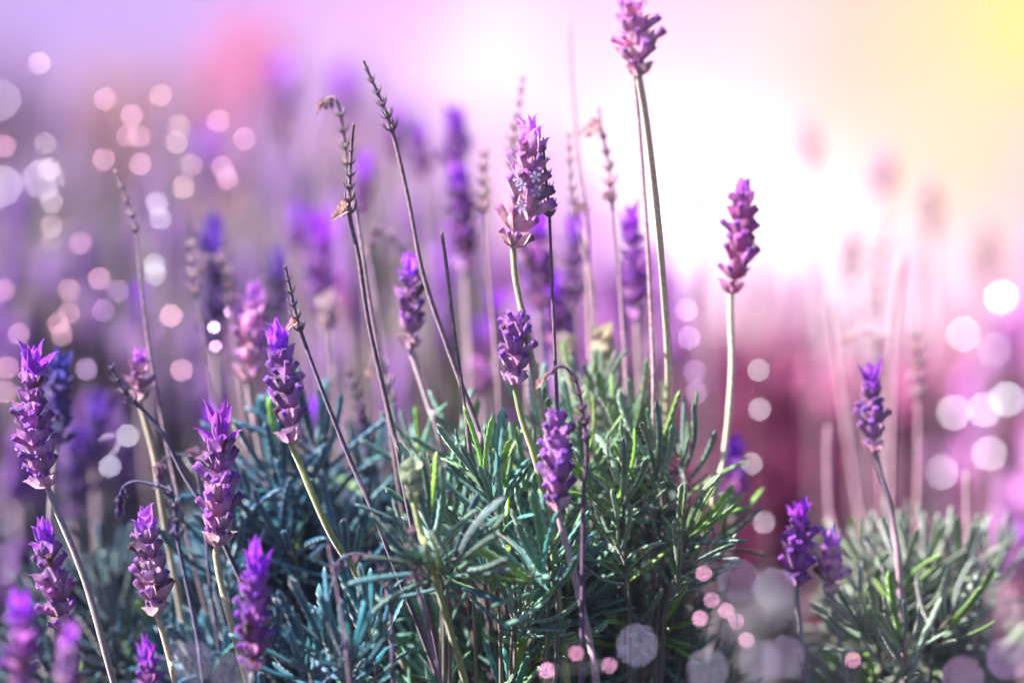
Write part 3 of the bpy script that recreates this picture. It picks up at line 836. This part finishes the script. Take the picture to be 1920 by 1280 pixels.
d("blurred whorled stalk in the gap between two leaning dark stalks", [(655, 700), (672, 760), (690, 820), (706, 900), (720, 980)], .90, wl(0, 190, 9, .9, 1.4), 11, 10, (.16, .11, .20), seed=83)
d("blurred pale hooked stalk behind the dark upright dry stalk", [(694, 695), (704, 670), (720, 680), (728, 730), (735, 820), (742, 900)], .885, wl(30, 120, 6, .9, 1.2), 11, 9, (.40, .28, .36), husks=[(4, 250, 26)], seed=84)
d("blurred bent dry stalk arching behind the bright-topped lilac spike", [(758, 478), (740, 448), (712, 430), (692, 450), (700, 520), (712, 600), (730, 760)], .93, wl(20, 110, 6, .9, 1.2), 11, 9, (.22, .14, .24), husks=[(110, 220, 30, (.55, .38, .42))], seed=85)
d("blurred withered white flower head between violet spikes", [(612, 570), (618, 610), (622, 680), (630, 780)], .935, [(10, 1.4), (35, 1.4)], 12, 9, (.55, .42, .50), husks=[(0, 80, 34, (.7, .56, .62)), (6, 130, 30, (.7, .56, .62)), (20, 240, 34, (.7, .56, .62)), (20, 300, 34, (.7, .56, .62))], seed=86)
d("broad blurred pink stem slanting before the magenta ground", [(1556, 560), (1566, 640), (1585, 780), (1612, 960), (1630, 1060)], .99, [], 10, 15, (.62, .36, .44), seed=87, taper=.8)
d("blurred short pink stick beside the slanting pink stem", [(1553, 800), (1552, 870), (1556, 960), (1570, 1040)], .96, [], 10, 11, (.55, .30, .42), seed=88, taper=1)
d("blurred beaded pink stalk right of the lone purple spike", [(1716, 630), (1720, 700), (1722, 800), (1720, 940), (1715, 1040)], .955, wl(0, 110, 6, 1.0, 1.3), 12, 11, (.60, .36, .44), husks=[(70, 210, 26, (.7, .45, .52))], seed=89)
d("blurred pale pink stem just behind the lone purple spike", [(1690, 480), (1680, 600), (1672, 760), (1668, 960), (1668, 1060)], .99, [], 10, 15, (.62, .38, .46), seed=90, taper=.8)
d("blurred stalk with hooked white tip over the lone purple spike", [(1604, 630), (1622, 618), (1640, 640), (1646, 720), (1650, 860), (1655, 1000)], .975, wl(60, 160, 5, 1.0, 1.2), 12, 10, (.60, .38, .46), husks=[(2, 190, 30, (.75, .52, .56)), (50, 30, 34, (.75, .5, .55))], seed=91)
d("short blunt pale stick above the silver bush", [(1813, 885), (1813, 940), (1815, 1010), (1818, 1100)], .93, [], 10, 11, (.55, .36, .42), seed=92, taper=1)
d("hair-thin grass-like stalk low among the dark ground", [(1480, 1160), (1490, 1200), (1502, 1250), (1506, 1300)], .86, wl(4, 90, 7, .5, .8), 8, 4, (.25, .16, .2), seed=93)
d("faint blurred beaded stalk in the white haze behind the magenta spike", [(1650, 400), (1640, 560), (1632, 700), (1630, 860)], 1.05, wl(60, 180, 6, 1.0, 1.2), 12, 10, (.66, .42, .48), seed=94)

# ------------------------------------------------------------------ bushes further off
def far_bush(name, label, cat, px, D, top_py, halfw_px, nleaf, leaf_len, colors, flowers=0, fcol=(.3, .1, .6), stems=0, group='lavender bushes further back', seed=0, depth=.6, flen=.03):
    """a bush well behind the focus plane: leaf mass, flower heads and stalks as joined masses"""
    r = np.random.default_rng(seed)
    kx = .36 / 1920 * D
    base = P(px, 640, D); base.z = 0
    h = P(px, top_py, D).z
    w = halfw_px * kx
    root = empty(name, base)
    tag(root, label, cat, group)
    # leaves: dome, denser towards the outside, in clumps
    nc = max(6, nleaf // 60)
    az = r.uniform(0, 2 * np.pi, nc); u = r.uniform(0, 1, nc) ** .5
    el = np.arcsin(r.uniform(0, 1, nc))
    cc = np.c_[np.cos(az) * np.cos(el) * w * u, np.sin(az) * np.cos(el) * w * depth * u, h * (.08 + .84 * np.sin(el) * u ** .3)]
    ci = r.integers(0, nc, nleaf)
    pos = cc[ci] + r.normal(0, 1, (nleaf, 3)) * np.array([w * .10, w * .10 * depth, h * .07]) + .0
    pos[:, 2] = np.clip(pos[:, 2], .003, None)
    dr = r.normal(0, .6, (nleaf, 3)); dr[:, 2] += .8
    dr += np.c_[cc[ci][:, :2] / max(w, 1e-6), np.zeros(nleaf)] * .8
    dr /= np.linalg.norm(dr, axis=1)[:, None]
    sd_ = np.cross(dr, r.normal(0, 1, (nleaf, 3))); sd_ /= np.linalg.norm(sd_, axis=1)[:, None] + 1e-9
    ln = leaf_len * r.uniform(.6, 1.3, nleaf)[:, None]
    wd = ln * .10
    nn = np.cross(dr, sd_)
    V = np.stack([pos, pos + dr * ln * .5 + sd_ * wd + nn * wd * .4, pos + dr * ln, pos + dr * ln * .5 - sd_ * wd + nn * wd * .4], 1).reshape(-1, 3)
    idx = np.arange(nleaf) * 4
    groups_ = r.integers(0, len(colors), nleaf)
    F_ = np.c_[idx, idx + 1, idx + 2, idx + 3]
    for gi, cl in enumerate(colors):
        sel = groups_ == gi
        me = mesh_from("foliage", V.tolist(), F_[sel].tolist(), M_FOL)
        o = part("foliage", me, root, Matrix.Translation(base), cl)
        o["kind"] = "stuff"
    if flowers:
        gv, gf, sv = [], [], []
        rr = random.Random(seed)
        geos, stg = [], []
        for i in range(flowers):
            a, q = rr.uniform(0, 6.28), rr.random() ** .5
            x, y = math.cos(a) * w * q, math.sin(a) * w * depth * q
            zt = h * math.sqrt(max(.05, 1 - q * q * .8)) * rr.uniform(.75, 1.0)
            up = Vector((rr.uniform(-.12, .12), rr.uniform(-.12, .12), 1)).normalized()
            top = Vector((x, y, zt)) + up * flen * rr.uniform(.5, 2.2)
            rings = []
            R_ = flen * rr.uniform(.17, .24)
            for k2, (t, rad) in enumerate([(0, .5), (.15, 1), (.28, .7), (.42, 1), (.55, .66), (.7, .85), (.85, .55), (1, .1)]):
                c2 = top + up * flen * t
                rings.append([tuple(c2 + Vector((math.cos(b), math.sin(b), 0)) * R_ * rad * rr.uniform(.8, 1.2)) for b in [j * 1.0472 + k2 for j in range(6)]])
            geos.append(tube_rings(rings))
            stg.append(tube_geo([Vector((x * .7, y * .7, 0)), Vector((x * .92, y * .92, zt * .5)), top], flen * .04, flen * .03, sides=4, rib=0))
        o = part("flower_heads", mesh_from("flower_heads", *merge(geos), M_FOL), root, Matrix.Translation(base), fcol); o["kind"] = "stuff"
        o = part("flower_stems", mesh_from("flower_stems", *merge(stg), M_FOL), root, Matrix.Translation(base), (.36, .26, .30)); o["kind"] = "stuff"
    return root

B = far_bush
LG = 'lavender bushes further back'
G1 = [(.10, .14, .12), (.16, .15, .17), (.20, .16, .24)]
B("lavender_bush", "blurred dusky lavender bush behind the frayed mauve spike", "lavender bush", 60, 1.30, 610, 330, 5000, .024, [(.07, .075, .11), (.11, .07, .12), (.15, .09, .14)], 36, (.26, .10, .42), seed=101)
B("lavender_bush", "blurred grey-violet bush behind the deep blue spike", "lavender bush", 420, 1.42, 540, 330, 5000, .024, [(.16, .17, .15), (.22, .18, .20), (.27, .20, .25)], 40, (.36, .16, .52), seed=102)
B("lavender_bush", "blurred green-tinged bush behind the bare broken stick", "lavender bush", 800, 1.38, 560, 300, 5000, .024, [(.18, .20, .13), (.27, .25, .18), (.30, .24, .24)], 36, (.40, .14, .60), seed=103)
B("lavender_bush", "blurred mauve bush behind the two creamy buds", "lavender bush", 1130, 1.45, 640, 240, 4200, .024, [(.20, .17, .16), (.28, .15, .24), (.34, .18, .28)], 50, (.45, .12, .55), seed=104)
RED = [(.24, .03, .13), (.34, .045, .18), (.42, .07, .22), (.13, .02, .08)]
B("lavender_bush", "blurred wine-pink bush behind the curving cream stem", "flowering bush", 1440, 1.40, 690, 230, 4600, .022, RED, 0, seed=105)
B("lavender_bush", "blurred magenta bush behind the lone purple spike", "flowering bush", 1700, 1.50, 720, 260, 4600, .022, RED, 16, (.70, .22, .45), seed=106)
B("lavender_bush", "blurred rosy bush at the edge beyond the silver bush", "flowering bush", 1960, 1.40, 740, 190, 3600, .022, [(.34, .12, .24), (.42, .18, .30), (.24, .09, .18)], 30, (.55, .2, .55), seed=107)
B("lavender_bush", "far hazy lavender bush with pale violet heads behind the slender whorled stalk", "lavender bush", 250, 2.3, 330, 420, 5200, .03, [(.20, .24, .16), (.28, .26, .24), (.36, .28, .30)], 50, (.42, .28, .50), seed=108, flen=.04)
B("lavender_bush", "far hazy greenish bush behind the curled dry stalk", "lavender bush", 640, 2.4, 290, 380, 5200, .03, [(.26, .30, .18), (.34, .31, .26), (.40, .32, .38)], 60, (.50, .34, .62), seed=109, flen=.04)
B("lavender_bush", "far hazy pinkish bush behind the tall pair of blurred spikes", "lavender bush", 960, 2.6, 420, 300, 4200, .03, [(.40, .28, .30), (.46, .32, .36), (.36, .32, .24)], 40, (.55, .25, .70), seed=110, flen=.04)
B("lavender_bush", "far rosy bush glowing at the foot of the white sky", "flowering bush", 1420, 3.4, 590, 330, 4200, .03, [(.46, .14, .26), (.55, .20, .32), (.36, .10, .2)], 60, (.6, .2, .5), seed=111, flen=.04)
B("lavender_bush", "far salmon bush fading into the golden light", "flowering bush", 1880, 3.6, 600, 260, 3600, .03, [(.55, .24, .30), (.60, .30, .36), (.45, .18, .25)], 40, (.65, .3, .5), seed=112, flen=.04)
B("lavender_bush", "blurred grey-green low bush between the short purple spike and the middle bush", "lavender bush", 1400, 1.13, 1120, 150, 1800, .022, [(.16, .17, .17), (.24, .22, .24), (.12, .11, .14)], 0, seed=113)
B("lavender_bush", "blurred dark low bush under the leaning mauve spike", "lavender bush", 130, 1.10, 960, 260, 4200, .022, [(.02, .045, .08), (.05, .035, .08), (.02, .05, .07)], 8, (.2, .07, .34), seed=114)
B("lavender_bush", "blurred purplish low bush past the silver bush at the picture edge", "lavender bush", 1930, 1.16, 1080, 150, 1800, .022, [(.22, .12, .2), (.3, .15, .25), (.16, .12, .16)], 8, (.5, .2, .5), seed=115)
FS = 'flowering shrubs in the far distance'
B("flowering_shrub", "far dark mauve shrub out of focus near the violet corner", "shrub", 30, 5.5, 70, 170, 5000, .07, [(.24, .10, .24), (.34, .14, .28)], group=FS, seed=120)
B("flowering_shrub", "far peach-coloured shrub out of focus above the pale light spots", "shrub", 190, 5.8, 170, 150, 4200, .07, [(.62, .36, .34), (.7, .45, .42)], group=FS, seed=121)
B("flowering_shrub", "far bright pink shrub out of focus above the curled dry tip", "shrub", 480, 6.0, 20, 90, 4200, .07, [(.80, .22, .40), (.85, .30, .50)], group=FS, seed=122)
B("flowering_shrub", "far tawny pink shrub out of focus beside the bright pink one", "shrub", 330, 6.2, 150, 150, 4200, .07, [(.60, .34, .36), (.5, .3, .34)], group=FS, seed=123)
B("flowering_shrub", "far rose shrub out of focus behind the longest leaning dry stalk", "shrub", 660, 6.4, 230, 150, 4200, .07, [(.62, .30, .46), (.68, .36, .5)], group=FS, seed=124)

# ------------------------------------------------------------------ added blades carrying shiny discs that stand for bokeh, well out of focus
def fleck_geo():
    rings = []
    for z, rad in [(-.18, .45), (-.12, .85), (0, 1), (.12, .85), (.18, .45)]:
        rings.append([(rad * math.cos(a), rad * math.sin(a), z) for a in [q * math.pi / 5 for q in range(10)]])
    return tube_rings(rings)
M_FLECK = bpy.data.materials.new("bokeh_glint_metal")  # shiny tinted material for the added bokeh discs
M_FLECK.use_nodes = True
_t = M_FLECK.node_tree
_b = _t.nodes["Principled BSDF"]
_o = _t.nodes.new("ShaderNodeObjectInfo")
_t.links.new(_o.outputs["Color"], _b.inputs["Base Color"])
_b.inputs["Roughness"].default_value = .40
_b.inputs["Metallic"].default_value = .7
FLECK = mesh_from("bokeh_glint", *fleck_geo(), M_FLECK)
def blade(label, spots, D, rad_px, color, gain=1.0, seed=0):
    r = random.Random(seed)
    k = PX * D / FOC
    spots = sorted(spots, key=lambda q: q[1])
    pts = [P(x, y, D) for x, y in spots]
    top = P(spots[0][0] - 4, spots[0][1] - 25, D)
    full = [top] + pts
    last = pts[-1]
    full += [Vector((last.x + .004, last.y, last.z * .5)), Vector((last.x + .006, last.y, -.002))]
    root = empty("added_grass_blade", Vector((last.x + .006, last.y, 0)))
    tag(root, label, "grass blade", "added grass blades carrying glints that stand for bokeh")
    g = tube_geo([p - Vector(root.location) for p in full], .6 * k, 2.0 * k, sides=4, rib=0)
    o = bpy.data.objects.new("blade", mesh_from("blade", *g, M_STEM)); o.parent = root; o.color = (.25, .24, .22, 1); col.objects.link(o)
    for p in pts:
        h = (sdir.normalized() + (CAMP - p).normalized()).normalized()  # disc tilted to throw the sun at the camera
        h = (h + Vector((r.uniform(-1, 1), r.uniform(-1, 1), r.uniform(-1, 1))) * .03).normalized()
        y = h.orthogonal()
        m = frame(p + h * rad_px * k * .3, y, h, rad_px * k * r.uniform(.8, 1.15) * gain)
        part("bokeh_glint", FLECK, root, m, jit(color, r, .12))
PKC, WHC, VIC = (.95, .50, .74), (.82, .80, .98), (.70, .42, .95)
SM, LGE = 1.07, 1.40
NEAR = .587
blade("added grass blade with pink bokeh glints curving past the slender whorled tip", [(198, 187), (248, 218), (240, 257), (262, 258), (264, 309), (195, 300)], SM, 4.72, PKC, seed=1)
blade("added grass blade carrying white bokeh glints one above another by the slender whorled stalk", [(295, 383), (302, 410), (291, 498), (292, 515)], SM, 4.72, WHC, seed=2)
blade("added grass blade with peach bokeh glints in the hazy gap before the curled dry tip", [(302, 180), (337, 237), (332, 268), (360, 310), (345, 352)], SM, 3.77, (.9, .6, .62), seed=3)
blade("added grass blade with a tight knot of bright pink bokeh glints", [(410, 228), (459, 262), (418, 315), (427, 335), (433, 345)], SM, 4.72, PKC, seed=4)
blade("added grass blade with dull bokeh glints hanging in a vertical row at the hazy side", [(75, 120), (85, 270), (93, 318), (98, 380), (97, 425), (97, 452)], SM, 3.96, (.8, .62, .74), seed=5)
blade("added grass blade with rosy bokeh glints above the frayed mauve spike", [(152, 457), (187, 523), (130, 545), (130, 588), (110, 608), (117, 628)], SM, 4.25, PKC, seed=6)
blade("added grass blade with magenta bokeh glints between the bud spike and the deep blue spike", [(222, 547), (195, 583), (163, 693), (185, 790), (160, 848)], SM, 4.54, VIC, seed=7)
blade("added grass blade with pale bokeh glints beside the diagonal dark stalk", [(240, 818), (205, 835), (207, 875)], SM, 4.90, WHC, seed=8)
blade("added grass blade with bright pink bokeh glints beside the knobbly blurred stalk", [(322, 593), (342, 695)], SM, 5.19, PKC, seed=9)
blade("added grass blade with lilac bokeh glints crossing the arching dry stalk", [(432, 585), (402, 615), (405, 650)], .95, 5, VIC, seed=10)
blade("added grass blade with pink bokeh glints at the very edge above the frayed spike", [(10, 275), (8, 545), (37, 627), (15, 690), (12, 735)], SM, 4.54, PKC, seed=11)
blade("added grass blade carrying big white bokeh glints near the upper edge", [(2, 190), (83, 338), (20, 405)], LGE, 7.5, WHC, seed=12)
blade("added grass blade carrying big white bokeh glints beside the frayed spike", [(4, 350), (103, 533), (0, 640)], LGE, 7.5, WHC, seed=13)
blade("added grass blade with violet bokeh glints between the cream stem and the curving stem", [(1288, 583), (1293, 635), (1303, 697), (1306, 737)], SM, 4.72, VIC, seed=14)
blade("added grass blade with pearly bokeh glints right of the curving cream stem", [(1423, 695), (1425, 768), (1410, 870), (1433, 980)], SM, 4.72, WHC, seed=15)
blade("added low grass blade with magenta bokeh glints before the short purple spike", [(1320, 1075), (1335, 1125), (1362, 1145), (1380, 1165), (1313, 1160), (1400, 1200)], .72, 4.09, (.95, .45, .75), seed=16)
blade("added low grass blade with pink bokeh glints at the foot of the middle bush", [(1081, 1225), (1143, 1248), (1026, 1257)], .72, 4.09, (.95, .40, .75), seed=17)
blade("added near grass blade with two big bokeh glints over the short purple spike", [(1385, 1088), (1453, 1103)], NEAR, 5.6, (.62, .56, .98), seed=18)
blade("added near grass blade with three big blue-white bokeh glints at the lower edge", [(1425, 1240), (1470, 1232), (1328, 1255)], NEAR, 5.6, (.62, .56, .98), seed=19)
blade("added near grass blade with one big bokeh glint before the dark foot of the bush", [(1196, 1210)], NEAR, 5.6, (.62, .56, .98), seed=20)
blade("added near grass blade with two big bokeh glints beside the bottom soft-focus spike", [(362, 1240), (438, 1262)], NEAR, 5.6, (.62, .56, .98), seed=21)
blade("added grass blade with big pale bokeh glints beside the faint tawny haze", [(1880, 560), (1868, 658), (1890, 750), (1905, 930)], 1.27, 8.5, WHC, seed=22)
blade("added grass blade with overlapping big pale bokeh glints above the silver bush", [(1808, 628), (1790, 775), (1848, 770), (1857, 852), (1765, 887)], 1.27, 8.5, WHC, seed=23)
blade("added near grass blade with two dim violet bokeh glints below the silver bush", [(1890, 1235), (1805, 1270)], NEAR, 5.6, VIC, seed=24)
blade("added near grass blade with two big violet bokeh glints by the dark corner spikes", [(4, 965), (0, 1060)], NEAR, 5.6, VIC, seed=25)
blade("added near grass blade with one small pink bokeh glint before the silver bush", [(1600, 1237)], .72, 4.09, (.95, .40, .75), seed=26)

# ------------------------------------------------------------------ glowing haze over the field
def haze():
    x0, x1, y0, y1, z0, z1 = -5, 5, -.6, 9, -1, 1.35
    vs = [(x, y, z) for x in (x0, x1) for y in (y0, y1) for z in (z0, z1)]
    fs = [(0, 1, 3, 2), (4, 6, 7, 5), (0, 4, 5, 1), (2, 3, 7, 6), (0, 2, 6, 4), (1, 5, 7, 3)]
    m = bpy.data.materials.new("haze")
    m.use_nodes = True
    t = m.node_tree
    t.nodes.clear()
    o = t.nodes.new("ShaderNodeOutputMaterial")
    v = t.nodes.new("ShaderNodeVolumePrincipled")
    v.inputs["Color"].default_value = (1, .90, .97, 1)
    v.inputs["Density"].default_value = HAZE
    v.inputs["Anisotropy"].default_value = .9
    t.links.new(v.outputs[0], o.inputs["Volume"])
    ob = part("haze", mesh_from("haze", vs, fs, m, smooth=False), None)
    tag(ob, kind="stuff")
HAZE = .05
haze()
